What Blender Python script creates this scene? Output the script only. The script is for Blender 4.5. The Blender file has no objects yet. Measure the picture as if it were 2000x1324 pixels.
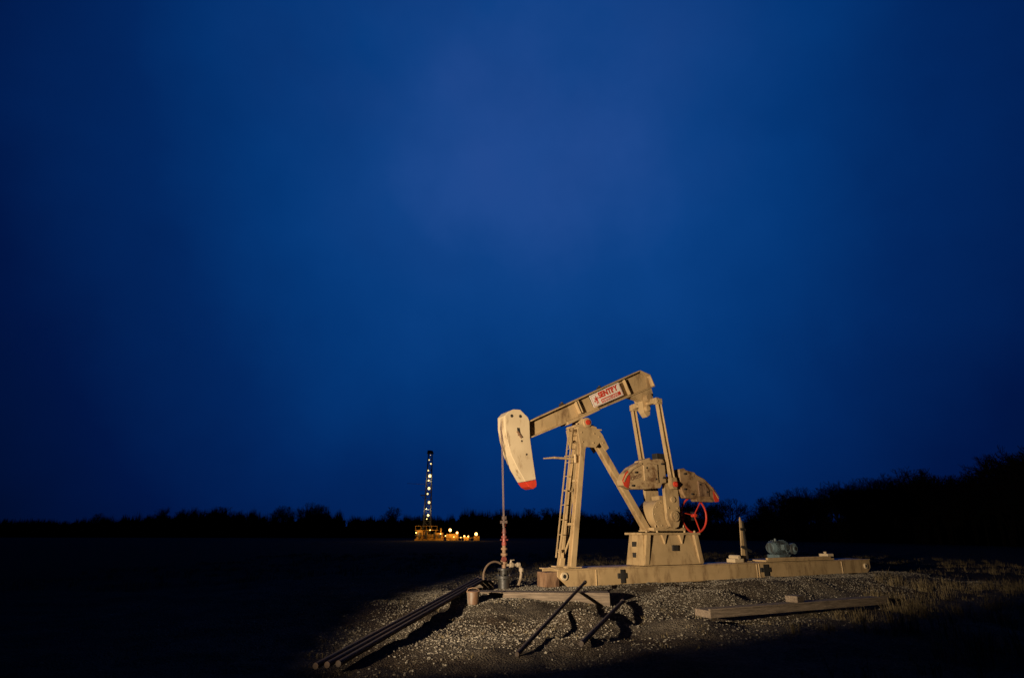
import bpy, bmesh, math, random
import numpy as np
from mathutils import Vector, Matrix, noise
random.seed(7); rng=np.random.default_rng(7)
sc=bpy.context.scene
col=sc.collection
sc.view_settings.view_transform='Standard'; sc.view_settings.look='None'; sc.view_settings.exposure=0

# ------------------------------------------------------------ materials
def nodes(name):
    m=bpy.data.materials.new(name); m.use_nodes=True
    nt=m.node_tree; b=nt.nodes['Principled BSDF']
    return m,nt,b
def tex(nt,scale,detail=6,rough=.6,coord='Object',vec_scale=None):
    tc=nt.nodes.new('ShaderNodeTexCoord'); n=nt.nodes.new('ShaderNodeTexNoise')
    n.inputs['Scale'].default_value=scale; n.inputs['Detail'].default_value=detail; n.inputs['Roughness'].default_value=rough
    if vec_scale:
        mp=nt.nodes.new('ShaderNodeMapping'); mp.inputs['Scale'].default_value=vec_scale
        nt.links.new(tc.outputs[coord],mp.inputs[0]); nt.links.new(mp.outputs[0],n.inputs['Vector'])
    else: nt.links.new(tc.outputs[coord],n.inputs['Vector'])
    return n
def ramp(nt,src,stops):
    r=nt.nodes.new('ShaderNodeValToRGB'); e=r.color_ramp.elements
    while len(e)<len(stops): e.new(.5)
    for i,(p,c_) in enumerate(stops): e[i].position=p; e[i].color=(*c_,1)
    nt.links.new(src,r.inputs[0]); return r
def mix(nt,a_,b_,fac,mode='MIX'):
    m=nt.nodes.new('ShaderNodeMix'); m.data_type='RGBA'; m.blend_type=mode
    if isinstance(fac,float): m.inputs[0].default_value=fac
    else: nt.links.new(fac,m.inputs[0])
    nt.links.new(a_,m.inputs[6]); nt.links.new(b_,m.inputs[7]); return m.outputs[2]
def bump(nt,b,src,strength,dist=.01):
    bp=nt.nodes.new('ShaderNodeBump'); bp.inputs['Strength'].default_value=strength; bp.inputs['Distance'].default_value=dist
    nt.links.new(src,bp.inputs['Height']); nt.links.new(bp.outputs[0],b.inputs['Normal'])
def paint(name,c1,c2,dirt,rough=.45,dirt_amt=(.52,.72),metal=0,sv=(1,1,.35)):
    m,nt,b=nodes(name)
    n1=tex(nt,1.7,5); r1=ramp(nt,n1.outputs[0],[(.35,c1),(.65,c2)])
    n2=tex(nt,5,10,.7,vec_scale=sv); r2=ramp(nt,n2.outputs[0],[(dirt_amt[0],(0,0,0)),(dirt_amt[1],(1,1,1))])
    d=nt.nodes.new('ShaderNodeRGB'); d.outputs[0].default_value=(*dirt,1)
    mm=mix(nt,r1.outputs[0],d.outputs[0],r2.outputs[0])
    nt.links.new(mm,b.inputs['Base Color'])
    n3=tex(nt,30,4); rr=ramp(nt,n3.outputs[0],[(.3,(rough-.1,)*3),(.7,(rough+.15,)*3)]); nt.links.new(rr.outputs[0],b.inputs['Roughness'])
    b.inputs['Metallic'].default_value=metal
    bump(nt,b,n2.outputs[0],.25,.006)
    return m
TAN=paint('tan_paint',(.47,.33,.175),(.37,.26,.135),(.15,.09,.045),dirt_amt=(.50,.73))
TAN2=paint('tan_paint_pale',(.58,.46,.30),(.50,.39,.25),(.26,.17,.09),dirt_amt=(.55,.68))
WEIGHT=paint('weathered_tan_cast_iron',(.44,.31,.17),(.35,.24,.125),(.16,.085,.04),.6,(.50,.62),sv=(1,1,1))
WEIGHT2=paint('rust_stained_cast_iron',(.33,.215,.11),(.25,.15,.075),(.10,.05,.022),.6,(.47,.62),sv=(1,1,1))
RUST=paint('rusty_iron',(.20,.11,.06),(.27,.17,.10),(.07,.035,.02),.7,(.45,.62))
RED=paint('red_paint',(.55,.045,.02),(.48,.04,.02),(.2,.03,.02),.45)
DULLRED=paint('faded_red_paint',(.28,.05,.035),(.16,.05,.04),(.07,.045,.04),.5,(.42,.58))
DARK=paint('dark_steel',(.02,.019,.018),(.03,.027,.025),(.05,.03,.02),.5)
PIPE=paint('rusty_pipe_steel',(.035,.022,.015),(.022,.015,.011),(.06,.03,.016),.75)
HOSE=paint('dusty_rubber_hose',(.13,.085,.055),(.09,.06,.04),(.05,.03,.02),.7)
BLUEGREY=paint('blue_grey_motor_paint',(.13,.18,.20),(.09,.13,.15),(.04,.04,.04),.4,(.45,.6))
WHITE=paint('white_decal',(.76,.71,.63),(.72,.66,.58),(.5,.42,.33),.4,(.62,.82))
PALE=paint('pale_pipe_metal',(.36,.29,.21),(.29,.23,.16),(.15,.1,.06),.45)
PAIL=paint('dented_pail_metal',(.17,.145,.12),(.12,.10,.08),(.10,.05,.025),.5,(.42,.6))
GALV=paint('rod_steel',(.24,.17,.15),(.18,.13,.11),(.09,.06,.05),.4,metal=.4)
def wood():
    m,nt,b=nodes('weathered_wood')
    n=tex(nt,6,8,.7,vec_scale=(.6,8,8)); r=ramp(nt,n.outputs[0],[(.3,(.05,.036,.026)),(.55,(.15,.112,.08)),(.75,(.24,.185,.137))])
    nt.links.new(r.outputs[0],b.inputs['Base Color']); b.inputs['Roughness'].default_value=.85
    bump(nt,b,n.outputs[0],.8,.02); return m
WOOD=wood()
def ground_mat():
    m,nt,b=nodes('gravelly_dirt')
    n1=tex(nt,.5,6); n2=tex(nt,9,10,.75)
    v=nt.nodes.new('ShaderNodeTexVoronoi'); v.inputs['Scale'].default_value=45
    tc=nt.nodes.new('ShaderNodeTexCoord'); nt.links.new(tc.outputs['Object'],v.inputs['Vector'])
    r1=ramp(nt,n1.outputs[0],[(.38,(.11,.078,.052)),(.60,(.23,.195,.15))])
    r2=ramp(nt,n2.outputs[0],[(.3,(.35,.33,.30)),(.7,(1,1,1))])
    c1=mix(nt,r1.outputs[0],r2.outputs[0],.9,'MULTIPLY')
    rv=ramp(nt,v.outputs['Color'],[(.2,(.35,.35,.35)),(.8,(1.0,1.0,1.0))])
    c2=mix(nt,c1,rv.outputs[0],.8,'MULTIPLY')
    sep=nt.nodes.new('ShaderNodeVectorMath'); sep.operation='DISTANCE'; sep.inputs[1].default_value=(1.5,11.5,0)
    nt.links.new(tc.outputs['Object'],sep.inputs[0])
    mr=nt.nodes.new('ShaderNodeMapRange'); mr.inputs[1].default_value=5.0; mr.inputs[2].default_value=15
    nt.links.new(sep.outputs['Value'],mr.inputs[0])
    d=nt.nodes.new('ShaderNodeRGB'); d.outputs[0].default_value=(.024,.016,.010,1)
    c3=mix(nt,c2,d.outputs[0],mr.outputs[0])  # fades to dark scrub brown; unlit ground beyond the pool darkened in albedo
    nt.links.new(c3,b.inputs['Base Color']); b.inputs['Roughness'].default_value=.95
    b.inputs['Specular IOR Level'].default_value=.1
    ad=nt.nodes.new('ShaderNodeMath'); ad.operation='ADD'; nt.links.new(n2.outputs[0],ad.inputs[0]); nt.links.new(v.outputs['Distance'],ad.inputs[1])
    bump(nt,b,ad.outputs[0],1.0,.05); return m
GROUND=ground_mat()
def simple(name,stops,scale=3,rough=.9,spec=.1):
    m,nt,b=nodes(name); n=tex(nt,scale,3); r=ramp(nt,n.outputs[0],stops)
    nt.links.new(r.outputs[0],b.inputs['Base Color']); b.inputs['Roughness'].default_value=rough; b.inputs['Specular IOR Level'].default_value=spec
    return m
STONE=simple('limestone_gravel',[(.3,(.07,.058,.046)),(.5,(.155,.135,.108)),(.72,(.28,.255,.215))],22)
GRASS=simple('dry_grass_straw',[(.3,(.055,.042,.022)),(.7,(.20,.155,.088))],5)
BARK=simple('dark_bark',[(.3,(.006,.005,.004)),(.7,(.014,.011,.009))],4)
def emit(name,c_,s):
    m,nt,b=nodes(name); b.inputs['Base Color'].default_value=(*c_,1)
    b.inputs['Emission Color'].default_value=(*c_,1); b.inputs['Emission Strength'].default_value=s; return m
BULBW=emit('lamp_glow_white',(1,.76,.30),1.7); BULBY=emit('lamp_glow_amber',(1,.52,.14),5)
YELLOW=simple('yellow_lit_rig',[(.3,(.10,.05,.01)),(.5,(.35,.18,.03)),(.7,(.5,.28,.05))],1.2,.6,.3)  # blotchy yellow; the lamps' amber glow on the rig put into the colour

# ------------------------------------------------------------ mesh builder
class MB:
    def __init__(s): s.v=[]; s.f=[]
    def add(s,vs,fs):
        o=len(s.v); s.v+= [tuple(p) for p in vs]; s.f+=[tuple(i+o for i in f_) for f_ in fs]; return s
    def box(s,a,b):
        x0,y0,z0=a; x1,y1,z1=b
        return s.add([(x0,y0,z0),(x1,y0,z0),(x1,y1,z0),(x0,y1,z0),(x0,y0,z1),(x1,y0,z1),(x1,y1,z1),(x0,y1,z1)],
          [(0,3,2,1),(4,5,6,7),(0,1,5,4),(1,2,6,5),(2,3,7,6),(3,0,4,7)])
    def ext(s,poly,v0,v1):
        n=len(poly)
        ar=sum(poly[i][0]*poly[(i+1)%n][1]-poly[(i+1)%n][0]*poly[i][1] for i in range(n))
        if ar<0: poly=poly[::-1]
        vs=[(p[0],v0,p[1]) for p in poly]+[(p[0],v1,p[1]) for p in poly]
        fs=[tuple(range(n)),tuple(range(2*n-1,n-1,-1))]+[(i,i+n,(i+1)%n+n,(i+1)%n) for i in range(n)]
        return s.add(vs,fs)
    def cyl(s,a,b,r0,r1=None,n=16):
        a=Vector(a); b=Vector(b); r1=r0 if r1 is None else r1
        d=(b-a).normalized(); t=Vector((0,0,1)) if abs(d.z)<.9 else Vector((1,0,0))
        x=d.cross(t).normalized(); y=d.cross(x)
        vs=[a+(x*math.cos(k*2*math.pi/n)+y*math.sin(k*2*math.pi/n))*r0 for k in range(n)]
        vs+=[b+(x*math.cos(k*2*math.pi/n)+y*math.sin(k*2*math.pi/n))*r1 for k in range(n)]
        fs=[(k,(k+1)%n,(k+1)%n+n,k+n) for k in range(n)]+[tuple(range(n-1,-1,-1)),tuple(range(n,2*n))]
        return s.add(vs,fs)
    def tube(s,pts,r,n=10):
        for p,q in zip(pts,pts[1:]): s.cyl(p,q,r,r,n)
        return s
    def bar(s,a,b,w,h,up=(0,0,1)):
        a=Vector(a);b=Vector(b);d=(b-a).normalized();x=d.cross(Vector(up)).normalized();y=x.cross(d)
        vs=[p+x*i*w/2+y*j*h/2 for p in(a,b) for i,j in((-1,-1),(1,-1),(1,1),(-1,1))]
        return s.add(vs,[(3,2,1,0),(4,5,6,7),(0,1,5,4),(1,2,6,5),(2,3,7,6),(3,0,4,7)])
    def ibeam(s,a,b,w,h,tf=.025,tw=.02,up=(0,0,1)):
        a=Vector(a);b=Vector(b);d=(b-a).normalized();x=d.cross(Vector(up)).normalized();y=x.cross(d)
        o=y*(h/2-tf/2)
        s.bar(a+o,b+o,w,tf,y); s.bar(a-o,b-o,w,tf,y); s.bar(a,b,tw,h-2*tf,y); return s
    def torus(s,c_,R,r,axis='v',n=40,m=8):
        vs=[];fs=[]
        for i in range(n):
            t=i*2*math.pi/n
            for j in range(m):
                p=j*2*math.pi/m; q=R+r*math.cos(p); w=r*math.sin(p)
                vs.append((c_[0]+q*math.cos(t),c_[1]+w,c_[2]+q*math.sin(t)) if axis=='v' else (c_[0]+q*math.cos(t),c_[1]+q*math.sin(t),c_[2]+w))
        for i in range(n):
            for j in range(m): fs.append((i*m+j,((i+1)%n)*m+j,((i+1)%n)*m+(j+1)%m,i*m+(j+1)%m))
        return s.add(vs,fs)
    def obj(s,name,mat,parent=None,bev=0,smooth=False,label=None):
        me=bpy.data.meshes.new(name); me.from_pydata(s.v,[],s.f); me.materials.append(mat)
        bm=bmesh.new(); bm.from_mesh(me); bmesh.ops.recalc_face_normals(bm,faces=bm.faces); bm.to_mesh(me); bm.free()
        o=bpy.data.objects.new(name,me); col.objects.link(o)
        if parent: o.parent=parent
        if bev:
            b=o.modifiers.new('bevel','BEVEL'); b.width=bev; b.segments=2; b.limit_method='ANGLE'; b.angle_limit=math.radians(40)
        if smooth:
            me.polygons.foreach_set('use_smooth',[True]*len(me.polygons)); me.set_sharp_from_angle(angle=math.radians(35))
        if label: o['label']=label
        return o
def thing(name,label,cat,loc=(0,0,0),rot=0,group=None):
    e=bpy.data.objects.new(name,None); e.location=loc; e.rotation_euler=(0,0,rot); e.empty_display_size=.3; col.objects.link(e)
    e['label']=label; e['category']=cat
    if group: e['group']=group
    return e
def top(o,label,cat,group=None):
    o['label']=label;o['category']=cat
    if group:o['group']=group
    return o

# ------------------------------------------------------------ frame of the pump jack
AX=math.radians(28.5); CU,SU=math.cos(AX),math.sin(AX); OX,OY=1.0,11.75
def W(u,v,z=0): return (OX+u*CU-v*SU, OY+u*SU+v*CU, z)
def UV(x,y): return ((x-OX)*CU+(y-OY)*SU, -(x-OX)*SU+(y-OY)*CU)
def sstep(a,b,x):
    t=min(1,max(0,(x-a)/(b-a))); return t*t*(3-2*t)
def height(x,y):
    u,v=UV(x,y)
    pad=.24*sstep(-2.6,-.45,v+.35*noise.noise((x*.8,y*.8,3)))*sstep(-9,-1.0,u)*(1-sstep(10,14,u))*(1-sstep(4,14,v))
    near=1-sstep(16,40,math.hypot(x-3,y-11))
    n=noise.fractal((x*.9,y*.9,1),1,2,5)*.055+noise.noise((x*.35,y*.35,7))*.05+noise.noise((x*2.6,y*2.6,4))*.03
    mound=.17*math.exp(-(((u-3.6)/1.1)**2+((v+1.4)/.35)**2))+.14*math.exp(-(((u-6.4)/1.6)**2+((v+1.3)/.4)**2))+.16*math.exp(-(((u-2.1)/.6)**2+((v+1.8)/.4)**2))+.19*math.exp(-(((x-1.0)/.35)**2+((y-8.9)/.4)**2))+.17*math.exp(-(((x-2.4)/.4)**2+((y-8.4)/.5)**2))
    flat=1-.75*sstep(-.35,-.1,v)*(1-sstep(.8,1.2,v))*sstep(-1.6,-.6,u)
    return pad+n*near*flat+mound*near

# ------------------------------------------------------------ ground: one sheet to the horizon
def axis(lo,hi,step,ext_,g):
    a=list(np.arange(lo,hi,step)); s=step
    while a[-1]<ext_: s*=g; a.append(a[-1]+s)
    s=step
    while a[0]>-ext_: s*=g; a.insert(0,a[0]-s)
    return a
xs=axis(-5,12,.05,1500,1.13); ys=axis(4,19,.05,1500,1.13)
V_=[(x,y,height(x,y)) for y in ys for x in xs]; nx=len(xs)
F_=[(j*nx+i,j*nx+i+1,(j+1)*nx+i+1,(j+1)*nx+i) for j in range(len(ys)-1) for i in range(nx-1)]
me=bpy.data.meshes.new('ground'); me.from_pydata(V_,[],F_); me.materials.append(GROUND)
me.polygons.foreach_set('use_smooth',[True]*len(F_))
g=bpy.data.objects.new('ground',me); col.objects.link(g); g['kind']='structure'

# gravel stones
def stones(name,N,fn,smin,smax):
    ico=bmesh.new(); bmesh.ops.create_icosphere(ico,subdivisions=1,radius=1); bv=np.array([v.co[:] for v in ico.verts]); bf=np.array([[v.index for v in f_.verts] for f_ in ico.faces]); ico.free()
    P=[]
    while len(P)<N:
        p=fn()
        if p: P.append(p)
    n=len(P); nv=len(bv)
    vs=np.zeros((n,nv,3))
    for i,(x,y) in enumerate(P):
        s=smin+(smax-smin)*rng.random()**3
        q=bv*(1+.3*rng.standard_normal((nv,1)).clip(-1,1))*np.array([1,.6+.4*rng.random(),.45+.4*rng.random()])*s
        t=rng.random()*6.28; R=np.array([[math.cos(t),-math.sin(t),0],[math.sin(t),math.cos(t),0],[0,0,1]])
        vs[i]=q@R.T+np.array([x,y,height(x,y)+s*.1])
    fs=(bf[None]+np.arange(n)[:,None,None]*nv).reshape(-1,3)
    me=bpy.data.meshes.new(name); me.from_pydata(vs.reshape(-1,3).tolist(),[],fs.tolist()); me.materials.append(STONE)
    o=bpy.data.objects.new(name,me); col.objects.link(o); o['kind']='stuff'; return o
def gp():
    if random.random()<.5:
        u=random.uniform(-3,11.5); v=random.gauss(-.7,.9)
        if v>-.02 and v<.72 and -.2<u<9.9: return None
        x,y,_=W(u,v)
    else: x,y=random.gauss(-.9,2.5),random.gauss(10.5,2.5)
    if noise.noise((x*.7,y*.7,5))+.6*noise.noise((x*2.1,y*2.1,8))+random.uniform(-.5,.5)<-.02: return None
    if y<5.5: return None
    return x,y
stones('gravel',56000,gp,.005,.020)

# ------------------------------------------------------------ grass
def grass(name,N,fn,mat=GRASS):
    vs=[];fs=[]
    k=0
    while k<N:
        p=fn()
        if not p: continue
        k+=1
        x,y,h,nb,sp=p
        z=height(x,y)-.01
        for _ in range(nb):
            a=random.uniform(0,6.28); r=random.random()*sp; bx,by=x+math.cos(a)*r,y+math.sin(a)*r
            hh=h*random.uniform(.4,1.15); ln=random.uniform(.1,1.0)*hh; a2=a+random.gauss(0,.6); w=random.uniform(.0015,.004)
            px,py=-math.sin(a2)*w,math.cos(a2)*w
            o=len(vs)
            mx,my=bx+math.cos(a2)*ln*.35,by+math.sin(a2)*ln*.35
            tx,ty=bx+math.cos(a2)*ln,by+math.sin(a2)*ln
            vs+=[(bx-px,by-py,z),(bx+px,by+py,z),(mx-px,my-py,z+hh*.6),(mx+px,my+py,z+hh*.6),(tx,ty,z+hh*random.uniform(.7,1))]
            fs+=[(o,o+1,o+3,o+2),(o+2,o+3,o+4)]
    me=bpy.data.meshes.new(name); me.from_pydata(vs,[],fs); me.materials.append(mat)
    o=bpy.data.objects.new(name,me); col.objects.link(o); o['kind']='stuff'; return o
def g1():
    x=random.uniform(2.4,15); y=random.uniform(5,15)
    if x<3.2+(y-6)*.6+ 1.6*noise.noise((x*1.2,y*1.2,2)): return None
    u,v=UV(x,y)
    if v>-1.2: return None
    if abs((-(x-4.62)*math.sin(.4538)+(y-10.05)*math.cos(.4538)))<.3 and abs((x-4.62))<2: return None
    if noise.noise((x*.9,y*.9,9))<random.uniform(-.25,.45): return None
    return x,y,random.uniform(.05,.36),random.randint(6,36),.17
grass('dry_grass',800,g1)
def g2():
    x=random.uniform(-14,22); y=random.uniform(13.5,40); u,v=UV(x,y)
    if v<1.6 and -2<u<11: return None
    if noise.noise((x*.4,y*.4,9))<-.1: return None
    return x,y,random.uniform(.05,.24),22,.2
grass('field_grass',1900,g2)
def g3():
    x=random.uniform(-4,7); y=random.uniform(5,10.5)
    if noise.noise((x*1.3,y*1.3,19))<random.uniform(-.1,.3): return None
    return x,y,random.uniform(.02,.07),9,.12
grass('short_dead_grass',420,g3)

# ------------------------------------------------------------ PUMP JACK
pj=thing('pump_jack','tan beam pump jack with red-tipped horse head on gravel','pump jack',(OX,OY,0),AX)
ZB=.24; ZT=.57
skid=MB()
for v0,v1 in((0,.16),(.54,.70)):
    skid.ext([(-.14,ZT),(9.86,ZT),(9.86,ZT-.025),(-.14,ZT-.025)],v0,v1)
    skid.ext([(.10,ZB),(9.70,ZB),(9.70,ZB-.03),(.10,ZB-.03)],v0,v1)
    skid.ext([(-.14,ZT-.025),(9.86,ZT-.025),(9.86,ZB+.12),(9.70,ZB),(.10,ZB),(-.14,ZT-.14)],v0+.022,v0+.045)
for u in(.35,1.9,3.8,5.4,7.2,9.5): skid.box((u,.16,ZB+.02),(u+.12,.54,ZT-.03))
for u in(.75,5.38,5.46,8.6): skid.box((u,.004,ZB+.002),(u+.02,.022,ZT-.027))
skid.box((-.02,.15,ZT-.004),(2.0,.55,ZT+.008)); skid.box((3.9,.15,ZT-.004),(9.7,.55,ZT+.008))
sk=skid.obj('skid',TAN,pj,.006)
for lu,lz,lr in((.0,.44,.075),(9.62,.40,.07)):
    MB().cyl((lu,-.012,lz),(lu,.03,lz),lr).obj('lifting_lug',TAN2,sk,.005)
    MB().cyl((lu,-.016,lz),(lu,.0,lz),lr*.5).obj('lug_hole',DARK,sk)
for u,w in((1.40,.11),(5.68,.17)):
    MB().box((u-w,-.006,.36),(u+w,.021,.46)).box((u-w*.5,-.012,.27),(u+w*.5,-.007,.53)).obj('bracket_shadow_plate',DARK,sk,.004)  # brackets with their shadow on the rail built in as dark plus plates
MB().box((-.30,.18,ZB+.0),(-.0,.52,ZT-.06)).obj('nose_crossmember',RUST,sk,.01)

# samson post
post=MB()
nb,nt_=(.22,.07,ZT+.01),(.74,.24,3.30)
fb,ft=(.24,.50,ZT+.01),(.74,.44,3.30)
post.ibeam(nb,nt_,.12,.13,.014,.012,(0,1,0)); post.ibeam(fb,ft,.10,.13,.014,.012,(0,1,0))
def lerp(a,b,t): return tuple(a[i]+(b[i]-a[i])*t for i in range(3))
for t in(.3,.62): post.bar(lerp(nb,nt_,t),lerp(fb,ft,t),.05,.05,(1,0,0))
post.bar(lerp(nb,nt_,.3),lerp(fb,ft,.62),.03,.03,(1,0,0)); post.bar(lerp(nb,nt_,.3),lerp(fb,ft,.02),.03,.03,(1,0,0))
post.box((.08,.0,ZT+.009),(.42,.15,ZT+.035)); post.box((.08,.42,ZT+.009),(.42,.60,ZT+.035))
sp=post.obj('samson_post',TAN,pj,.004)
bl=MB(); bl.ibeam((1.16,.35,3.12),(2.42,.35,1.29),.13,.15,.016,.014,(0,1,0)); bl.bar((2.3,.35,1.27),(2.62,.35,1.27),.24,.03)
bl.obj('back_leg',TAN,pj,.004)
cap=MB()
pl=[(.52,3.36),(1.10,3.34),(1.18,3.26),(1.34,2.98),(1.24,2.90),(1.10,3.08),(.98,2.96),(.60,2.96),(.56,3.10)]
cap.ext(pl,.13,.155); cap.ext(pl,.545,.57); cap.box((.54,.12,3.34),(1.16,.58,3.37))
for x,z in((.62,3.26),(.95,3.26),(.64,3.06),(.92,3.06),(1.18,3.08),(1.08,3.2)): cap.cyl((x,.112,z),(x,.13,z),.018,n=6)
cap.obj('post_cap',TAN,pj,.004)
sad=MB(); sad.ext([(.50,3.37),(1.06,3.37),(1.06,3.42),(.93,3.44),(.90,3.57),(.68,3.57),(.65,3.44),(.50,3.42)],.16,.54)
sad.cyl((.79,.12,3.49),(.79,.58,3.49),.105)
for x in(.57,1.0): sad.cyl((x,.22,3.41),(x,.22,3.47),.022,n=6)
sb=sad.obj('saddle_bearing',TAN,pj,.008,True)
MB().cyl((.79,.098,3.49),(.79,.12,3.49),.058).obj('bearing_cap',RED,sb,.004)

# walking beam
ang=math.radians(25.3)
bx,bz=math.cos(ang),math.sin(ang)
def B(s,t): return (-.62+s*bx-t*bz, 3.225+s*bz+t*bx)
b=MB(); H0,H1=.165,.205
L0,L1=.17,.29
E1,E2=3.50,3.76
def strip(s0,s1,t0a,t1a,t0b,t1b,v0,v1): b.ext([B(s0,t0a),B(s1,t0b),B(s1,t1b),B(s0,t1a)],v0,v1)
tf=.028
strip(0,E1,H0-tf,H0,H1-tf,H1,.22,.48)
strip(0,E2-.02,-L0,-L0+tf,-L1,-L1+tf,.22,.48)
b.ext([B(0,-L0+tf),B(E2-.02,-L1+tf),B(E2-.02,.0),B(E1,H1-tf),B(0,H0-tf)],.34,.36)
b.ext([B(E1,H1-.004),B(E1+.03,H1-.006),B(E2+.015,.01),B(E2+.01,-L1),B(E2-.015,-L1),B(E2-.015,-.01)],.225,.475)
for s in(1.40,1.46): strip(s,s+.02,-.14,.14,-.14,.14,.235,.34)
strip(2.95,2.97,-.22,.15,-.22,.15,.235,.34)
b.ext([B(.95,-.185),B(1.9,-.20),B(1.9,-.245),B(.95,-.245)],.2,.5)
b.ext([B(0,-.17),B(0,.165),B(-.02,.165),B(-.02,-.17)],.24,.46)
wb=b.obj('walking_beam',TAN,pj,.005)
for s in(1.1,2.25):
    x,z=B(s,.19); MB().box((x-.05,.30,z-.03),(x+.05,.40,z+.02)).cyl((x,.35,z+.02),(x,.35,z+.06),.03,n=8).obj('grease_fitting',DARK,wb,.004)
# sign on beam web side
SO=-.24
s0,s1=2.02+SO,2.96+SO
sgn=MB(); sgn.ext([B(s0,-.145),B(s1,-.165),B(s1,.150),B(s0,.135)],.205,.217)
sg=sgn.obj('sign_plate',WHITE,wb,.002)
for ss in (2.1+SO,2.8+SO):
    bk=MB(); bk.ext([B(ss,-.1),B(ss+.05,-.1),B(ss+.05,.1),B(ss,.1)],.217,.34); bk.obj('sign_bracket',DARK,wb)
def text(t,size,s,tt,mat,v=.2035,sx=1.0,off=.0):
    cu=bpy.data.curves.new('lettering','FONT'); cu.body=t; cu.size=size; cu.offset=off; cu.extrude=.0008
    o=bpy.data.objects.new('lettering',cu); col.objects.link(o)
    dg=bpy.context.evaluated_depsgraph_get(); me=bpy.data.meshes.new_from_object(o.evaluated_get(dg))
    bpy.data.objects.remove(o)
    me.materials.clear(); me.materials.append(mat)
    for vv in me.vertices:
        x,y,z=vv.co; x*=sx; p=B(s+x,tt+y); vv.co=(p[0],v-z,p[1])
    o=bpy.data.objects.new('sign_lettering',me); col.objects.link(o); o.parent=sg; return o
text('SENTRY',.168,2.26+SO,.0,RED,off=.010,sx=1.0)
text('PUMPING UNITS',.066,2.30+SO,-.108,WHITE,v=.2005,off=.001,sx=1.05)
st=MB(); st.ext([B(2.28+SO,-.12),B(2.90+SO,-.125),B(2.90+SO,-.045),B(2.28+SO,-.04)],.2020,.2046); st.obj('sign_stripe',RED,sg)
fr=MB()
for q in([(2.035,.115),(2.945,.130),(2.945,.123),(2.035,.108)],[(2.035,-.125),(2.945,-.143),(2.945,-.150),(2.035,-.132)],[(2.035,-.125),(2.042,-.125),(2.042,.107),(2.035,.107)],[(2.938,-.142),(2.945,-.142),(2.945,.122),(2.938,.122)]):
    fr.ext([B(p[0]+SO,p[1]) for p in q],.2028,.2046)
for q in([(2.13,-.10),(2.155,-.10),(2.165,-.03),(2.15,-.03)],[(2.18,-.10),(2.205,-.10),(2.19,-.03),(2.17,-.03)],[(2.14,-.03),(2.20,-.03),(2.205,.04),(2.135,.04)],[(2.155,.045),(2.185,.045),(2.185,.08),(2.155,.08)],[(2.205,.035),(2.24,-.01),(2.25,.0),(2.215,.05)],[(2.10,.06),(2.11,.065),(2.145,-.0),(2.135,-.005)],[(2.08,-.02),(2.10,-.06),(2.13,-.02),(2.12,.0)]):
    fr.ext([B(p[0]+SO,p[1]) for p in q],.2028,.2046)
fr.obj('sign_emblem',RED,sg)

# horse head
hh=MB()
HP=[(-1.20,3.46),(-1.12,3.55),(-1.00,3.61),(-.84,3.62),(-.66,3.48),(-.62,3.40),(-.61,3.04),(-.55,2.64),(-.485,2.24),(-.735,2.185),(-.90,2.42),(-1.05,2.68),(-1.15,2.98),(-1.195,3.22)]
hh.ext(HP,.19,.51)
h=hh.obj('horse_head',TAN2,pj,.012)
MB().ext([(-.738,2.179),(-.484,2.234),(-.468,2.16),(-.475,2.10),(-.55,2.05),(-.65,2.09)],.19,.51).obj('head_tip',RED,h,.012)
for x,z in((-1.04,3.47),(-.84,3.48),(-.81,2.98),(-.70,2.72)): MB().cyl((x,.186,z),(x,.2,z),.033 if z>3.3 else .02).obj('head_hole',DARK,h)
MB().ext([(-.92,3.24),(-.86,3.24),(-.83,3.08),(-.90,3.08)],.186,.2).obj('head_slot',DARK,h)
hb=MB(); hb.ext([(-.94,3.16),(-.90,3.17),(-.80,3.05),(-.84,3.03)],.165,.189); hb.obj('latch',RUST,h,.003)
wl=MB()
for v in(.33,.37): wl.tube([(-1.10,v,3.55),(-1.19,v,3.46),(-1.205,v,3.22),(-1.175,v,2.98),(-1.13,v,1.45)],.008,8)
wl.box((-1.17,.28,1.40),(-1.09,.42,1.45)); wl.obj('bridle',GALV,pj,label='thin steel bridle cables with carrier bar')

# ladder
ld=MB()
for v in(.28,.42): ld.bar((.09,v,.76),(.50,v,3.36),.016,.03,(1,0,0))
for k in range(9):
    t=(k+.5)/9; ld.cyl((.09+.41*t,.28,.76+2.6*t),(.09+.41*t,.42,.76+2.6*t),.008,n=8)
for t in(.04,.5,.9): ld.bar((.09+.41*t,.36,.76+2.6*t),(.22+.51*t,.36,.80+2.5*t),.03,.03)
ld.obj('ladder',TAN,pj,.003)
ar=MB(); ar.bar((.52,.24,2.70),(-.02,.24,2.70),.05,.04); ar.ext([(-.02,2.72),(-.02,2.68),(-.26,2.66),(-.27,2.68)],.22,.26); ar.bar((.25,.24,2.74),(.6,.24,2.80),.03,.03)
ar.cyl((.50,.22,2.62),(.50,.22,2.80),.03)
ar.obj('ladder_guard_arm',TAN,pj,.003)

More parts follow.
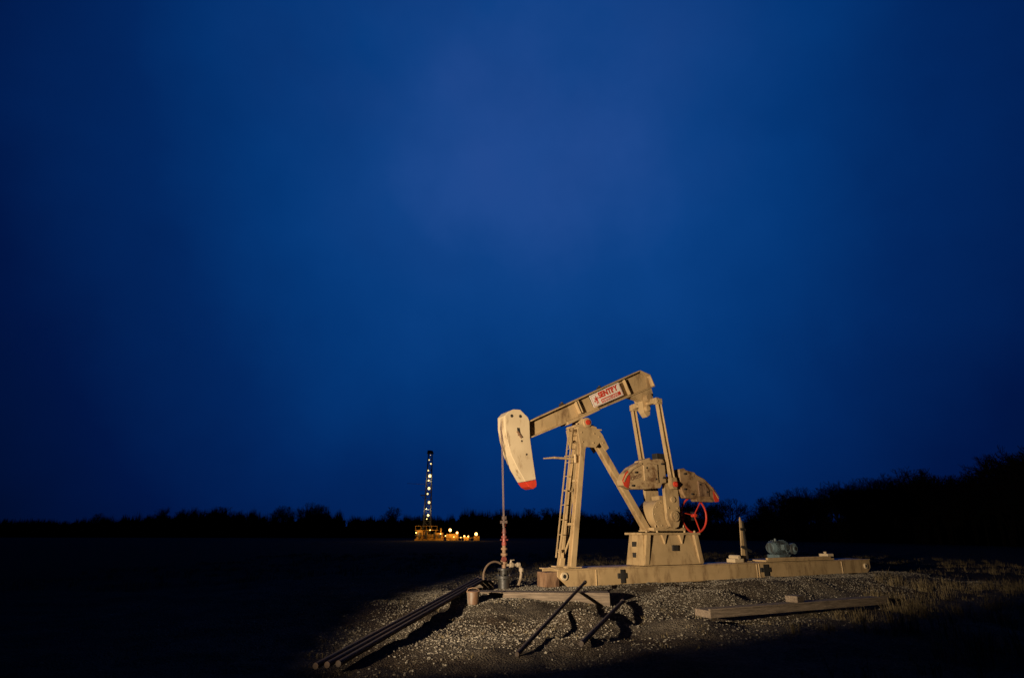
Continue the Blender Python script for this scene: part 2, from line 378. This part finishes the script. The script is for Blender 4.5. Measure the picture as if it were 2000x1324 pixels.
# equalizer + pitman arms
eq=MB()
eq.ext([B(2.92,-.262),B(3.66,-.290),(2.86,4.34),(2.76,4.26),(2.70,4.20),(2.55,4.16),(2.40,4.20)],.25,.45)
eq.cyl((2.62,.12,4.24),(2.62,.58,4.24),.10); eq.ext([(2.50,4.2),(2.78,4.22),(2.72,3.86),(2.62,3.80),(2.53,3.9)],.27,.43)
eq.cyl((2.62,.2,4.0),(2.62,.5,4.0),.07)
eq.bar((2.66,-.10,4.14),(2.66,.80,4.14),.10,.12)
eq.box((2.58,-.13,4.04),(2.76,-.02,4.18)).box((2.58,.72,4.04),(2.76,.83,4.18))
for k in(2.61,2.73): eq.cyl((k,-.15,4.11),(k,-.13,4.11),.02,n=6)
eq.obj('equalizer',TAN,pj,.008)
for v in(-.09,.79):
    p=MB(); p.ibeam((2.67,v,4.06),(2.88,v,2.36),.10,.11,.014,.01,(1,0,0)); p.ext([(2.81,2.40),(2.96,2.40),(3.0,2.24),(2.95,2.15),(2.85,2.15),(2.80,2.24)],v-.06,v+.06)
    po=p.obj('pitman_arm',TAN,pj,.004)
    if v<0: MB().cyl((2.90,v-.10,2.25),(2.90,v-.06,2.25),.062).cyl((2.90,v-.13,2.25),(2.90,v-.10,2.25),.03,n=6).obj('wrist_pin',RED,po,.005)
# cranks
for v0,v1 in((-.01,.07),(.63,.71)):
    cr=MB(); cr.ext([(2.72,2.42),(3.10,2.44),(3.12,2.0),(3.11,1.52),(3.04,1.36),(2.92,1.31),(2.80,1.36),(2.73,1.52),(2.71,2.0)],v0,v1)
    if v0<.3:
        cr.cyl((2.92,v0-.05,1.58),(2.92,v0,1.58),.12); cr.cyl((2.92,v0-.07,1.58),(2.92,v0-.05,1.58),.07,n=6)
        cr.cyl((2.92,v0-.03,1.93),(2.92,v0,1.93),.07)
        for x in(2.78,3.04): cr.cyl((x,v0-.02,1.75),(x,v0,1.75),.022,n=6)
    co=cr.obj('crank',TAN,pj,.01)
wl_=MB()
WL=[(1.50,2.18),(1.47,2.28),(1.56,2.42),(1.74,2.57),(2.0,2.69),(2.02,2.73),(2.28,2.80),(2.30,2.76),(2.50,2.79),(2.66,2.79),(2.70,2.72),(2.70,2.28),(2.58,2.26),(2.52,2.16),(2.1,2.12),(1.75,2.11)]
wl_.ext(WL,-.105,.12)
cwl=wl_.obj('counterweight',WEIGHT,pj,.015)
ra=MB(); ra.ext([(2.05,2.30),(2.05,2.62),(2.30,2.68),(2.45,2.66),(2.45,2.26)],-.135,-.106); ra.obj('weight_plate',WEIGHT,cwl,.01)
for x,z in((2.60,2.68),(2.14,2.57),(1.83,2.46),(2.62,2.38),(2.38,2.34),(1.72,2.18)): MB().cyl((x,-.142,z),(x,-.1,z),.024,n=6).obj('weight_bolt',DARK,cwl)
MB().ext([(1.495,2.165),(1.455,2.28),(1.55,2.435),(1.62,2.49),(1.68,2.36),(1.64,2.20),(1.60,2.115)],-.111,-.106).obj('weight_tip',RED,cwl,.002)
rim=MB()
for (p,q) in zip(WL[1:4],WL[2:5]): rim.bar((p[0]+.02,-.115,p[1]-.03),(q[0]+.02,-.115,q[1]-.03),.02,.035,(0,0,1))
rim.obj('weight_rim',WEIGHT,cwl,.004)
WR=[(3.14,2.60),(3.30,2.63),(3.34,2.59),(3.62,2.55),(3.64,2.51),(3.9,2.42),(4.14,2.24),(4.30,2.02),(4.27,1.93),(4.1,1.90),(3.6,1.90),(3.56,1.96),(3.25,1.97),(3.20,2.05),(3.14,2.2)]
r_=MB(); r_.ext(WR,-.08,.10); r_.box((3.05,.0,2.25),(3.2,.08,2.45)); cwr=r_.obj('counterweight',WEIGHT2,pj,.015,label='rust-stained counterweight with red tip')
rim=MB()
for (p,q) in zip(WR[4:7],WR[5:8]): rim.bar((p[0]-.02,-.09,p[1]-.035),(q[0]-.02,-.09,q[1]-.035),.02,.03,(0,0,1))
rim.obj('weight_rim',WEIGHT2,cwr,.004)
MB().ext([(3.66,2.02),(3.66,2.36),(3.88,2.30),(3.98,2.18),(3.98,2.02)],-.105,-.081).obj('weight_plate',RUST,cwr,.01)
for x,z in((3.28,2.50),(3.45,2.06),(3.92,2.12),(3.72,2.28),(3.24,2.16)): MB().cyl((x,-.115,z),(x,-.08,z),.024,n=6).obj('weight_bolt',DARK,cwr)
MB().ext([(4.14,2.24),(4.31,2.02),(4.275,1.918),(4.16,1.90),(4.12,2.0)],-.087,-.081).obj('weight_tip',RED,cwr,.002)
def text2(t,size,u,z,v,mat,parent,rot=0,sx=1):
    cu=bpy.data.curves.new('l','FONT'); cu.body=t; cu.size=size; cu.extrude=.003; cu.offset=.002
    o=bpy.data.objects.new('l',cu); col.objects.link(o); dg=bpy.context.evaluated_depsgraph_get(); me=bpy.data.meshes.new_from_object(o.evaluated_get(dg)); bpy.data.objects.remove(o)
    me.materials.clear(); me.materials.append(mat)
    for vv in me.vertices:
        x,y,zz=vv.co; x*=sx; vv.co=(u+x*math.cos(rot)-y*math.sin(rot),v-zz,z+x*math.sin(rot)+y*math.cos(rot))
    o=bpy.data.objects.new('cast_lettering',me); col.objects.link(o); o.parent=parent
text2('OREG',.11,1.70,2.28,-.108,RUST,cwl,.32,1.05)
MB().box((3.04,.5,2.55),(3.34,.68,3.02)).obj('belt_guard_box',DARK,pj,.01)

# gearbox
gb=MB()
gb.box((2.42,.12,1.27),(3.36,.58,1.34)); gb.cyl((2.72,.10,1.62),(2.72,.58,1.62),.31,n=32); gb.cyl((3.08,.14,1.66),(3.08,.56,1.66),.24,n=32)
gb.box((2.62,.16,1.34),(3.22,.54,1.92)); gb.box((2.46,.09,1.60),(3.30,.60,1.64)); gb.box((2.75,.22,1.92),(3.05,.48,2.02))
for k in range(10):
    t=k*2*math.pi/10; gb.cyl((2.72+.25*math.cos(t),.085,1.62+.25*math.sin(t)),(2.72+.25*math.cos(t),.10,1.62+.25*math.sin(t)),.018,n=6)
for x in(2.48,2.56,3.30): gb.cyl((x,.12,1.34),(x,.12,1.40),.02,n=6)
gbo=gb.obj('gearbox',TAN,pj,.01,True)
MB().cyl((2.92,-.02,1.58),(2.92,.7,1.58),.06).obj('crank_shaft',DARK,gbo)
ig=MB(); ig.cyl((3.2,.40,1.60),(3.75,.40,1.60),.09,n=20).box((3.62,.30,1.5),(3.88,.50,1.70)).cyl((3.75,.1,1.60),(3.75,.4,1.60),.04).bar((3.78,.43,1.5),(3.7,.43,.60),.07,.07,(0,1,0)); ig.obj('input_shaft_housing',DARK,gbo,.01)
sh=MB(); c0=(3.68,.14,1.61); sh.torus(c0,.385,.022,n=56,m=8)
for k in range(3):
    t=k*2*math.pi/3+.9; sh.bar(c0,(c0[0]+.37*math.cos(t),c0[1],c0[2]+.37*math.sin(t)),.016,.022,(0,1,0))
sh.cyl((3.68,.09,1.61),(3.68,.20,1.61),.04); sh.obj('sheave_wheel',RED,pj,.0,True)

# pedestal
pd=MB()
def frus(b0,b1,t0,t1):
    (x0,y0,z0),(x1,y1,_)=b0,b1; (X0,Y0,Z0),(X1,Y1,_)=t0,t1
    pd.add([(x0,y0,z0),(x1,y0,z0),(x1,y1,z0),(x0,y1,z0),(X0,Y0,Z0),(X1,Y0,Z0),(X1,Y1,Z0),(X0,Y1,Z0)],[(0,3,2,1),(4,5,6,7),(0,1,5,4),(1,2,6,5),(2,3,7,6),(3,0,4,7)])
frus((2.02,.05,ZT+.01),(3.74,.62,0),(2.10,.12,1.19),(3.66,.56,0))
pd.box((2.02,.06,1.19),(3.74,.62,1.235))
pd.ext([(2.14,1.19),(2.26,1.19),(2.16,.60),(2.04,.60)],.035,.11)
pd.ext([(3.52,1.19),(3.64,1.19),(3.74,.60),(3.62,.60)],.035,.11)
pd.ext([(2.60,1.19),(2.74,1.19),(2.67,1.0)],.06,.13); pd.ext([(3.1,1.19),(3.24,1.19),(3.17,1.0)],.06,.13)
for x in(2.2,2.5,3.3,3.6): pd.cyl((x,.1,1.235),(x,.1,1.28),.025,n=6)
pdo=pd.obj('pedestal',TAN,pj,.006)
MB().box((2.86,.04,.86),(3.02,.075,.98)).obj('data_plate',DARK,pdo,.002)
for z in(.78,1.0): MB().box((2.028,.3,z-.05),(2.09,.4,z+.05)).obj('access_hole',DARK,pdo)

# rear fittings on the skid
gp_=MB(); gp_.ext([(5.30,ZT+.01),(5.44,ZT+.01),(5.44,1.52),(5.41,1.60),(5.39,1.55)],.33,.36); gp_.box((5.22,.26,ZT+.008),(5.56,.44,ZT+.03))
gpo=gp_.obj('guard_post',TAN,pj,.004)
MB().bar((5.30,.30,.92),(5.62,.30,.80),.04,.05).obj('post_strap',DARK,gpo)
MB().bar((5.34,.30,1.32),(5.50,.30,1.30),.03,.06).obj('post_strap',DARK,gpo)
MB().bar((5.46,.30,.6),(5.44,.30,1.5),.03,.04,(1,0,0)).obj('post_edge_strip',DARK,gpo)
MB().box((5.75,.02,ZT+.01),(8.35,.66,ZT+.05)).box((5.8,-.0,ZT+.05),(8.2,.06,ZT+.10)).obj('motor_rail',TAN,pj,.004)
mo=MB(); mo.cyl((6.50,.40,.88),(6.98,.40,.88),.16,n=24); mo.cyl((6.42,.40,.88),(6.50,.40,.88),.12,.16,n=24); mo.cyl((6.98,.40,.88),(7.06,.40,.88),.16,.12,n=24)
for k in range(18):
    t=k*2*math.pi/18; mo.bar((6.52,.40+.17*math.cos(t),.88+.17*math.sin(t)),(6.96,.40+.17*math.cos(t),.88+.17*math.sin(t)),.010,.035,(0,math.cos(t),math.sin(t)))
mo.box((6.5,.22,.62),(7.0,.58,.72)); mo.box((6.62,.14,.83),(6.84,.24,.96)); mo.cyl((6.56,.32,1.04),(6.56,.32,1.10),.03,n=8); mo.tube([(6.7,.16,.84),(6.66,.08,.74),(6.5,.06,.66)],.016)
mot=mo.obj('motor',BLUEGREY,pj,.004,True)
fc=MB(); fc.cyl((6.98,.12,.86),(6.98,.20,.86),.13,n=24); fc.cyl((6.98,.08,.86),(6.98,.12,.86),.08,n=24); fc.obj('motor_pulley',BLUEGREY,mot,.01,True)
MB().cyl((6.98,.076,.86),(6.98,.085,.86),.05).obj('pulley_bore',DARK,mot)
MB().box((8.3,.15,ZT+.05),(8.55,.4,ZT+.15)).cyl((8.40,.28,ZT+.15),(8.40,.28,ZT+.2),.04).obj('rail_block',TAN2,pj,.008)
MB().box((4.85,.15,ZT+.008),(5.15,.4,ZT+.09)).cyl((5.0,.14,ZT+.12),(5.0,.42,ZT+.12),.05).obj('brake_block',TAN2,pj,.008)

# ------------------------------------------------------------ wellhead
wx,wy,_=W(-1.12,.35)
wh=thing('wellhead','red and grey wellhead with valves and curved hose','wellhead',(wx,wy,.2),AX)
w=MB(); w.cyl((0,0,0),(0,0,.22),.11,n=20).cyl((0,0,.22),(0,0,.27),.15,n=20).cyl((0,0,.27),(0,0,.36),.07).cyl((0,0,.36),(0,0,.40),.12,n=20)
for k in range(6):
    t=k*math.pi/3; w.cyl((.12*math.cos(t),.12*math.sin(t),.2),(.12*math.cos(t),.12*math.sin(t),.30),.014,n=6)
w.obj('casing_head',DARK,wh,.005,True)
w=MB(); w.cyl((0,0,.40),(0,0,.62),.04).cyl((0,0,.48),(0,0,.54),.07).cyl((0,0,.62),(0,0,.66),.065,n=8).cyl((0,0,.66),(0,0,.80),.035).cyl((0,0,.72),(0,0,.76),.06,n=8)
w.obj('tubing',RUST,wh,.004,True)
w=MB(); w.cyl((0,0,.80),(0,0,.86),.045,n=8).cyl((0,0,.86),(0,0,1.02),.032).cyl((0,0,.93),(0,0,.97),.055,n=8).cyl((0,0,1.02),(0,0,1.12),.045,.028).cyl((-.08,0,.90),(.08,0,.90),.015)
w.obj('stuffing_box',DULLRED,wh,.004,True)
w=MB(); w.cyl((0,0,1.10),(0,0,1.36),.013).box((-.03,-.04,1.27),(.03,.04,1.33)).cyl((-.02,-.02,1.12),(-.04,-.04,1.22),.025); w.obj('polished_rod',GALV,wh,.003)
MB().cyl((0,0,1.14),(0,0,1.2),.035,n=6).obj('rod_clamp',RED,wh,.003)
MB().cyl((-.05,-.08,.56),(-.05,-.11,.56),.05,n=12).cyl((-.05,-.01,.56),(-.05,-.09,.56),.015).obj('valve_handle',DULLRED,wh,.003)
pts=[(0,0,.50)]+[(-.24+.24*math.cos(math.radians(a)),-.08-.04*(a/180-.3),.27+.25*math.sin(math.radians(a))) for a in range(60,200,12)]
MB().tube(pts,.018).obj('hose',HOSE,wh,smooth=True)
w=MB().tube([(.05,0,.45),(.22,0,.45),(.30,-.0,.45),(.36,0,.40),(.37,0,.28),(.33,-.03,.18),(.28,-.06,.1)],.026,12)
w.cyl((.12,0,.45),(.19,0,.45),.048,n=8).cyl((.15,0,.45),(.15,0,.53),.02).box((.09,-.012,.53),(.22,.012,.545)).cyl((.37,0,.33),(.37,0,.39),.045,n=8).cyl((.28,0,.45),(.34,0,.45),.045,n=8)
w.obj('flow_line',PALE,wh,.003,True)

# ------------------------------------------------------------ timber, pipes, planks
tm=MB(); tm.box((-1.28,-.17,-.03),(1.28,.17,.295))
for k in range(4): tm.cyl((-.9+.6*k,-.175,.12),(-.9+.6*k,-.165,.12),.02,n=6)
to=tm.obj('timber_beam',WOOD,None,.015); to.location=(.33,10.40,.0); to.rotation_euler=(0,0,math.radians(-4)); top(to,'long grey weathered timber lying on gravel by the wellhead','timber')
def pipe(name,a,b,r,label,cat,group=None):
    a=Vector(a);b=Vector(b);c_=(a+b)/2
    m_=MB(); m_.cyl(a-c_,b-c_,r,r,14); d=(b-a).normalized(); m_.cyl(b-c_-d*.12,b-c_+d*.003,r*1.3,r*1.3,14); m_.cyl(b-c_+d*.003,b-c_+d*.006,r*.8,r*.8,14)
    o=m_.obj(name,PIPE,None,0,True); o.location=c_; return top(o,label,cat,group)
for k in range(3):
    pipe('steel_pipe',(-1.80+.09*k,5.9+.05*k,.06),(-.62+.06*k,11.75-.15*k,.42-.005*k),.028,'long rusty steel pipe propped up beside the wellhead','pipe','pipes laid side by side')
pipe('steel_pipe',(.05,6.6,.03),(1.30,10.95,.40),.024,'thin dark pipe leaning over the timber','pipe')
pipe('steel_pipe',(.75,6.9,.08),(1.84,10.3,.16),.028,'short dark pipe lying on rough gravel','pipe')
pp=MB().box((-.2,-.05,-.1),(.2,.05,.315)).obj('support_block',WOOD,None,.01); pp.location=(-.54,11.6,.07); top(pp,'small wooden block propping up the pipe ends','block')
bd=MB(); bd.box((-2.05,-.16,0),(2.05,.16,.10)); bd.box((-2.05,-.16,.10),(2.05,-.12,.125))
bo=bd.obj('wood_plank',WOOD,None,.01,label=None); bo.location=(4.62,10.05,.06); bo.rotation_euler=(.02,.0,math.radians(26)); top(bo,'long pale plank lying on the gravel beside dry grass','plank')
bo=MB().box((-.12,-.10,0),(.12,.10,.10)).obj('wood_block',WOOD,None,.015); bo.location=(4.55,10.02,.172); bo.rotation_euler=(0,0,.7); top(bo,'small wooden block resting on the plank','block')
bk=thing('metal_bucket','small dented metal bucket standing beside the timber','bucket',(-.60,9.60,height(-.60,9.60)))
MB().cyl((0,0,0),(0,0,.18),.085,.10,20).obj('pail',PAIL,bk,.006,True)
MB().torus((0,0,.18),.10,.008,'z',24,6).tube([(-.10,0,.17),(-.08,-.03,.22),(0,-.05,.24),(.08,-.03,.22),(.10,0,.17)],.005,6).obj('handle',RUST,bk)
MB().cyl((.0,0,.175),(0,0,.186),.09,.09,20).obj('lid',RUST,bk)

# ------------------------------------------------------------ drilling rig
rg=thing('drilling_rig','lit drilling rig with tall lattice mast beside bare woods','drilling rig',(-17.6,124,0),math.radians(0))
mz0,mz1=2.6,17.6
def mc(z,sx,sy):
    t=(z-mz0)/(mz1-mz0); w_=.72-.32*t; return (sx*w_,sy*w_,z)
m_=MB()
for sx in(-1,1):
    for sy in(-1,1): m_.bar(mc(mz0-2.4,sx,sy),mc(mz1,sx,sy),.12,.12,(1,0,0))
N=13
for k in range(N):
    z0=mz0+(mz1-mz0)*k/N; z1=mz0+(mz1-mz0)*(k+1)/N
    for (p,q) in(((-1,-1),(1,-1)),((1,-1),(1,1)),((1,1),(-1,1)),((-1,1),(-1,-1))):
        m_.bar(mc(z0,*p) if k%2 else mc(z1,*p),mc(z1,*q) if k%2 else mc(z0,*q),.06,.06,(.3,.5,.1)); m_.bar(mc(z1,*p),mc(z1,*q),.06,.06)
mast=m_.obj('mast',DARK,rg)
m_=MB().box((-.65,-.6,17.6),(.65,.6,17.8)).box((-.6,-.3,17.8),(.1,.3,18.3)).cyl((.3,-.2,18.0),(.3,.2,18.0),.28); m_.obj('crown_block',DARK,rg)
m_=MB().box((-1.6,-.8,8.9),(-.6,.8,9.0)).bar((-4.6,0,11.4),(-.5,0,11.2),.06,.06).bar((-1.6,-.8,9.9),(-.6,-.8,9.9),.05,.05).bar((-1.5,-.8,9),(-1.5,-.8,9.9),.05,.05).bar((-1.6,0,9.),(-.6,0,8),.06,.06); m_.obj('racking_board',DARK,rg)
def ball(name,r,mat,loc,parent):
    b_=bmesh.new(); bmesh.ops.create_icosphere(b_,subdivisions=2,radius=r); me=bpy.data.meshes.new(name); b_.to_mesh(me); b_.free(); me.materials.append(mat)
    o=bpy.data.objects.new(name,me); o.location=loc; o.parent=parent; col.objects.link(o)
for i,(z,r) in enumerate(((17.2,.06),(16.2,.13),(15.4,.16),(14.0,.15),(12.9,.32),(11.9,.10),(10.3,.28),(9.2,.18),(7.5,.26),(6.2,.11),(4.9,.24),(4.2,.12))):
    ball('mast_lamp',r,BULBW,(.16*(-1)**i+(i%3)*.08,-.8,z),rg)
m_=MB().box((-2.2,-1.6,0),(3.6,1.6,.3)).box((-1.9,-1.3,.3),(-.6,1.3,1.9)).box((.4,-1.3,.3),(1.6,1.3,1.2)).box((2.0,-1.3,.3),(3.4,1.3,1.5)).box((-2.2,-1.6,1.95),(2.4,1.6,2.05))
for x in(-2.1,-1.0,.1,1.2,2.3): m_.bar((x,-1.6,2.05),(x,-1.6,2.8),.05,.05,(1,0,0))
for x in(-.4,.2,1.8): m_.bar((x,-1.5,.3),(x+.3,-1.5,1.95),.1,.1,(0,1,0))
m_.bar((-2.2,-1.6,2.8),(2.4,-1.6,2.8),.05,.05).cyl((3.0,-.8,1.4),(3.0,-.8,2.4),.15)
m_.obj('substructure',YELLOW,rg,.02)
m_=MB().box((-1.4,-1.75,.3),(-1.1,-1.62,1.6)).box((.0,-1.75,.3),(.3,-1.62,1.9)).box((1.7,-1.75,.3),(1.95,-1.62,1.6)).box((2.6,-1.75,.5),(3.2,-1.62,1.0)).bar((-2.2,-1.7,1.0),(3.6,-1.7,1.1),.06,.1)
m_.obj('rig_equipment',DARK,rg)
m_=MB().box((4.2,-1,0),(6.6,1,1.3)).box((7.8,-1.2,0),(8.8,1,.7)).box((9.8,-1,0),(11,1,.9)).bar((3.6,-1.7,.6),(11,-1.7,.5),.06,.06)
for x in(3.7,5.5,7.3,9.1,10.9): m_.bar((x,-1.7,0),(x,-1.7,.6),.05,.05,(1,0,0))
m_.obj('mud_tank',YELLOW,rg,.02)
for (x,y,z,r,e) in((5.0,-1.6,2.0,.30,120),(6.4,-1.5,1.5,.22,60),(4.1,-1.8,.9,.10,45),(5.8,-1.8,.7,.09,35),(7.2,-1.7,.6,.09,35),(7.9,-1.6,.85,.16,70),(8.7,-1.5,.8,.14,45),(10.3,-1.6,1.25,.30,80),(-1.8,-2.3,1.5,.12,140),(1.0,-2.4,2.0,.10,110),(3.1,-1.9,1.3,.10,60)):
    ball('flood_lamp',r,BULBY,(x,y,z),rg)
    L=bpy.data.lights.new('rig_lamp','POINT'); L.energy=e; L.color=(1,.56,.16); L.shadow_soft_size=.2
    lo=bpy.data.objects.new('rig_lamp',L); lo.location=(-17.6+x,124+y-.6,z+.2); col.objects.link(lo)
for (x,z) in((-.0,12),(0,6)):
    L=bpy.data.lights.new('rig_lamp','POINT'); L.energy=160; L.color=(1,.85,.5); lo=bpy.data.objects.new('rig_lamp',L); lo.location=(-17.6,122.6,z); col.objects.link(lo)

# ------------------------------------------------------------ trees
def tree_mesh(seed,Ht=9.0):
    R=random.Random(seed); tr=MB(); tw=MB()
    def grow(p,d,L,r,lev):
        n=3 if lev<3 else 2; q=p
        for i in range(n):
            dd=(d+Vector((R.gauss(0,.13),R.gauss(0,.13),R.gauss(.03,.08)))).normalized()
            e=q+dd*(L/n); r2=r*(1-.28*(i+1)/n)
            (tr if lev<3 else tw).cyl(q,e,max(r*(1-.28*i/n),.012),max(r2,.010),6 if lev<2 else (4 if lev<3 else 3))
            q=e; d=dd
            if lev<5 and (i>0 or lev>0):
                for _ in range(R.choice((1,2)) if lev<4 else 2):
                    a=R.uniform(0,6.28); sp_=R.uniform(.5,.95)
                    t=d.orthogonal().normalized(); t.rotate(Matrix.Rotation(a,3,d)); nd=(d*math.cos(sp_)+t*math.sin(sp_)+Vector((0,0,.12))).normalized()
                    grow(q,nd,L*R.uniform(.5,.72),r2*.58,lev+1)
        if lev<5: grow(q,d,L*.62,r*.6,lev+1)
    grow(Vector((0,0,-.1)),Vector((R.gauss(0,.05),R.gauss(0,.05),1)).normalized(),Ht*.36,.17,0)
    zs=max(v[2] for v in tw.v); k=Ht/zs
    for m2 in(tr,tw): m2.v=[(a*k,b_*k,c_*k) for a,b_,c_ in m2.v]
    return tr,tw
tmesh=[]
for s in range(4):
    out=[]
    for m2,nm in zip(tree_mesh(20+s),('trunk','crown')):
        me=bpy.data.meshes.new(nm); me.from_pydata(m2.v,[],m2.f); me.materials.append(BARK); out.append(me)
    tmesh.append(out)
path=[(-330,250),(-230,255),(-130,240),(-80,225),(-20,215),(20,205),(40,165),(47,128),(53,100),(58,82),(54,62),(50,46),(55,25)]
hts=[8.0,9.6,13.0,13.2,11.2,10.6,9.8,9.6,9.9,10.6,10.8,10.4,9.6]
def pathpt(t):
    i=min(int(t),len(path)-2); f_=t-i
    return (path[i][0]*(1-f_)+path[i+1][0]*f_, path[i][1]*(1-f_)+path[i+1][1]*f_, hts[i]*(1-f_)+hts[i+1]*f_)
for k in range(165):
    t=(6.0+5.2*random.random()**.9) if k<125 else random.uniform(1.4,6)
    x,y,hgt=pathpt(t); dd=random.uniform(-2,14)*(.5 if t>9.5 else 1); x+=dd*.9+random.uniform(-2,2); y+=dd*.6+random.uniform(-2,2)
    e=thing('bare_tree','leafless dark tree at the edge of the woods','tree',(x,y,0),random.uniform(0,6.28),'bare trees along the field edge')
    sc_=hgt/9*random.uniform(.66,1.0); e.scale=(sc_*1.2,sc_*1.2,sc_)
    for me,nm in zip(tmesh[k%4],('trunk','crown')):
        o=bpy.data.objects.new(nm,me); o.parent=e; col.objects.link(o)
vs=[];fs=[]
def tri(a,b_,c_):
    o=len(vs); vs.extend((a,b_,c_)); fs.append((o,o+1,o+2))
t=0
while t<12:
    i=min(int(t),11); L=math.hypot(path[i+1][0]-path[i][0],path[i+1][1]-path[i][1])
    x,y,hgt=pathpt(t); off=random.uniform(0,16); t+=random.uniform(.25,.7)/L*(.5 if t>6 else 1)
    if t>6: hgt*=.74
    env=.84+.42*noise.noise((x*.035,y*.035,0))+.24*noise.noise((x*.11,y*.11,3))
    hh_=hgt*env*(.70+.32*random.random()**1.5); x+=off*.6; y+=off
    cw=random.uniform(1.2,2.4); wd=max(.012,math.hypot(x,y)*.00022)
    for _ in range(46):
        a=random.uniform(0,6.28); el=random.uniform(0,1.35); z0=hh_*random.uniform(.2,.62)
        ex,ey=x+math.cos(a)*cw*math.sin(el),y+math.sin(a)*cw*math.sin(el); ez=z0+(hh_-z0)*math.cos(el)*random.uniform(.75,1)+.2
        sx=random.uniform(-.5,.5)*cw
        tri((x+sx-wd*2,y,z0),(x+sx+wd*2,y,z0),(ex+sx,ey,ez))
    tri((x-wd*4,y,-.2),(x+wd*4,y,-.2),(x,y,hh_*.7))
    for _ in range(7):
        bx_=x+random.uniform(-1.5,1.5); z1=hh_*random.uniform(.45,.74)*(.72 if t>6 else 1)
        tri((bx_-.8,y,-.3),(bx_+.8,y,-.3),(bx_-.5,y,z1)); tri((bx_+.8,y+.1,-.3),(bx_-.5,y+.1,z1),(bx_+.6,y+.1,z1*random.uniform(.85,1.08)))
me=bpy.data.meshes.new('distant_woods'); me.from_pydata(vs,[],fs); me.materials.append(BARK)
o=bpy.data.objects.new('distant_woods',me); col.objects.link(o); o['kind']='stuff'

# ------------------------------------------------------------ world sky
wd=bpy.data.worlds.new('World'); sc.world=wd; wd.use_nodes=True; nt=wd.node_tree; bg=nt.nodes['Background']
tc=nt.nodes.new('ShaderNodeTexCoord'); nrm=nt.nodes.new('ShaderNodeVectorMath'); nrm.operation='NORMALIZE'; nt.links.new(tc.outputs['Generated'],nrm.inputs[0])
dt=nt.nodes.new('ShaderNodeVectorMath'); dt.operation='DOT_PRODUCT'; el=math.radians(37); az=math.radians(3)
dt.inputs[1].default_value=(math.sin(az)*math.cos(el),math.cos(az)*math.cos(el),math.sin(el)); nt.links.new(nrm.outputs[0],dt.inputs[0])
nz=nt.nodes.new('ShaderNodeTexNoise'); nz.inputs['Scale'].default_value=2.6; nz.inputs['Detail'].default_value=5; nz.inputs['Roughness'].default_value=.55; nt.links.new(nrm.outputs[0],nz.inputs['Vector'])
ma=nt.nodes.new('ShaderNodeMath'); ma.operation='MULTIPLY_ADD'; ma.inputs[1].default_value=.15; nt.links.new(nz.outputs[0],ma.inputs[0])
sb_=nt.nodes.new('ShaderNodeMath'); sb_.operation='SUBTRACT'; sb_.inputs[1].default_value=.084; nt.links.new(dt.outputs['Value'],sb_.inputs[0]); nt.links.new(sb_.outputs[0],ma.inputs[2])
def s2l(r,g_,b_): return tuple(((c_/255)/12.92 if c_/255<=.04045 else ((c_/255+.055)/1.055)**2.4) for c_ in(r,g_,b_))
rp=ramp(nt,ma.outputs[0],[(.34,s2l(1,5,20)),(.55,s2l(1,11,40)),(.69,s2l(1,21,68)),(.81,s2l(2,38,95)),(.90,s2l(4,54,118)),(.965,s2l(11,64,132)),(1.0,s2l(24,71,141))])
n2=nt.nodes.new('ShaderNodeTexNoise'); n2.inputs['Scale'].default_value=3.0; n2.inputs['Detail'].default_value=5; n2.inputs['Roughness'].default_value=.5
nt.links.new(nrm.outputs[0],n2.inputs['Vector'])
r2=ramp(nt,n2.outputs[0],[(.36,(0,0,0)),(.72,(1,1,1))])
sx_=nt.nodes.new('ShaderNodeVectorMath'); sx_.operation='DOT_PRODUCT'; e2=math.radians(47); sx_.inputs[1].default_value=(0,math.cos(e2),math.sin(e2)); nt.links.new(nrm.outputs[0],sx_.inputs[0])
r3=ramp(nt,sx_.outputs['Value'],[(.90,(0,0,0)),(1.0,(.009,.006,.012))])
mm=mix(nt,r2.outputs[0],r3.outputs[0],1.0,'MULTIPLY'); fin=mix(nt,rp.outputs[0],mm,1.0,'ADD')
nt.links.new(fin,bg.inputs['Color']); bg.inputs['Strength'].default_value=1.0

# ------------------------------------------------------------ work lamp
L=bpy.data.lights.new('work_lamp','SPOT'); L.energy=12500; L.color=(1,.79,.53); L.spot_size=math.radians(49); L.spot_blend=.48; L.shadow_soft_size=.05
lo=bpy.data.objects.new('work_lamp',L); lo.location=(-5,.8,1.6); col.objects.link(lo)
aa,ee=math.radians(34),math.radians(9)
d=Vector((math.sin(aa)*math.cos(ee),math.cos(aa)*math.cos(ee),math.sin(ee))); lo.rotation_euler=d.to_track_quat('-Z','Y').to_euler()

# ------------------------------------------------------------ camera
cd=bpy.data.cameras.new('camera'); cd.sensor_width=36; cd.lens=20.0; cd.clip_end=5000; cd.clip_start=.1
co=bpy.data.objects.new('camera',cd); co.location=(0,0,1.2); co.rotation_euler=(math.radians(90)+math.atan(381/1111),0,0); col.objects.link(co); sc.camera=co
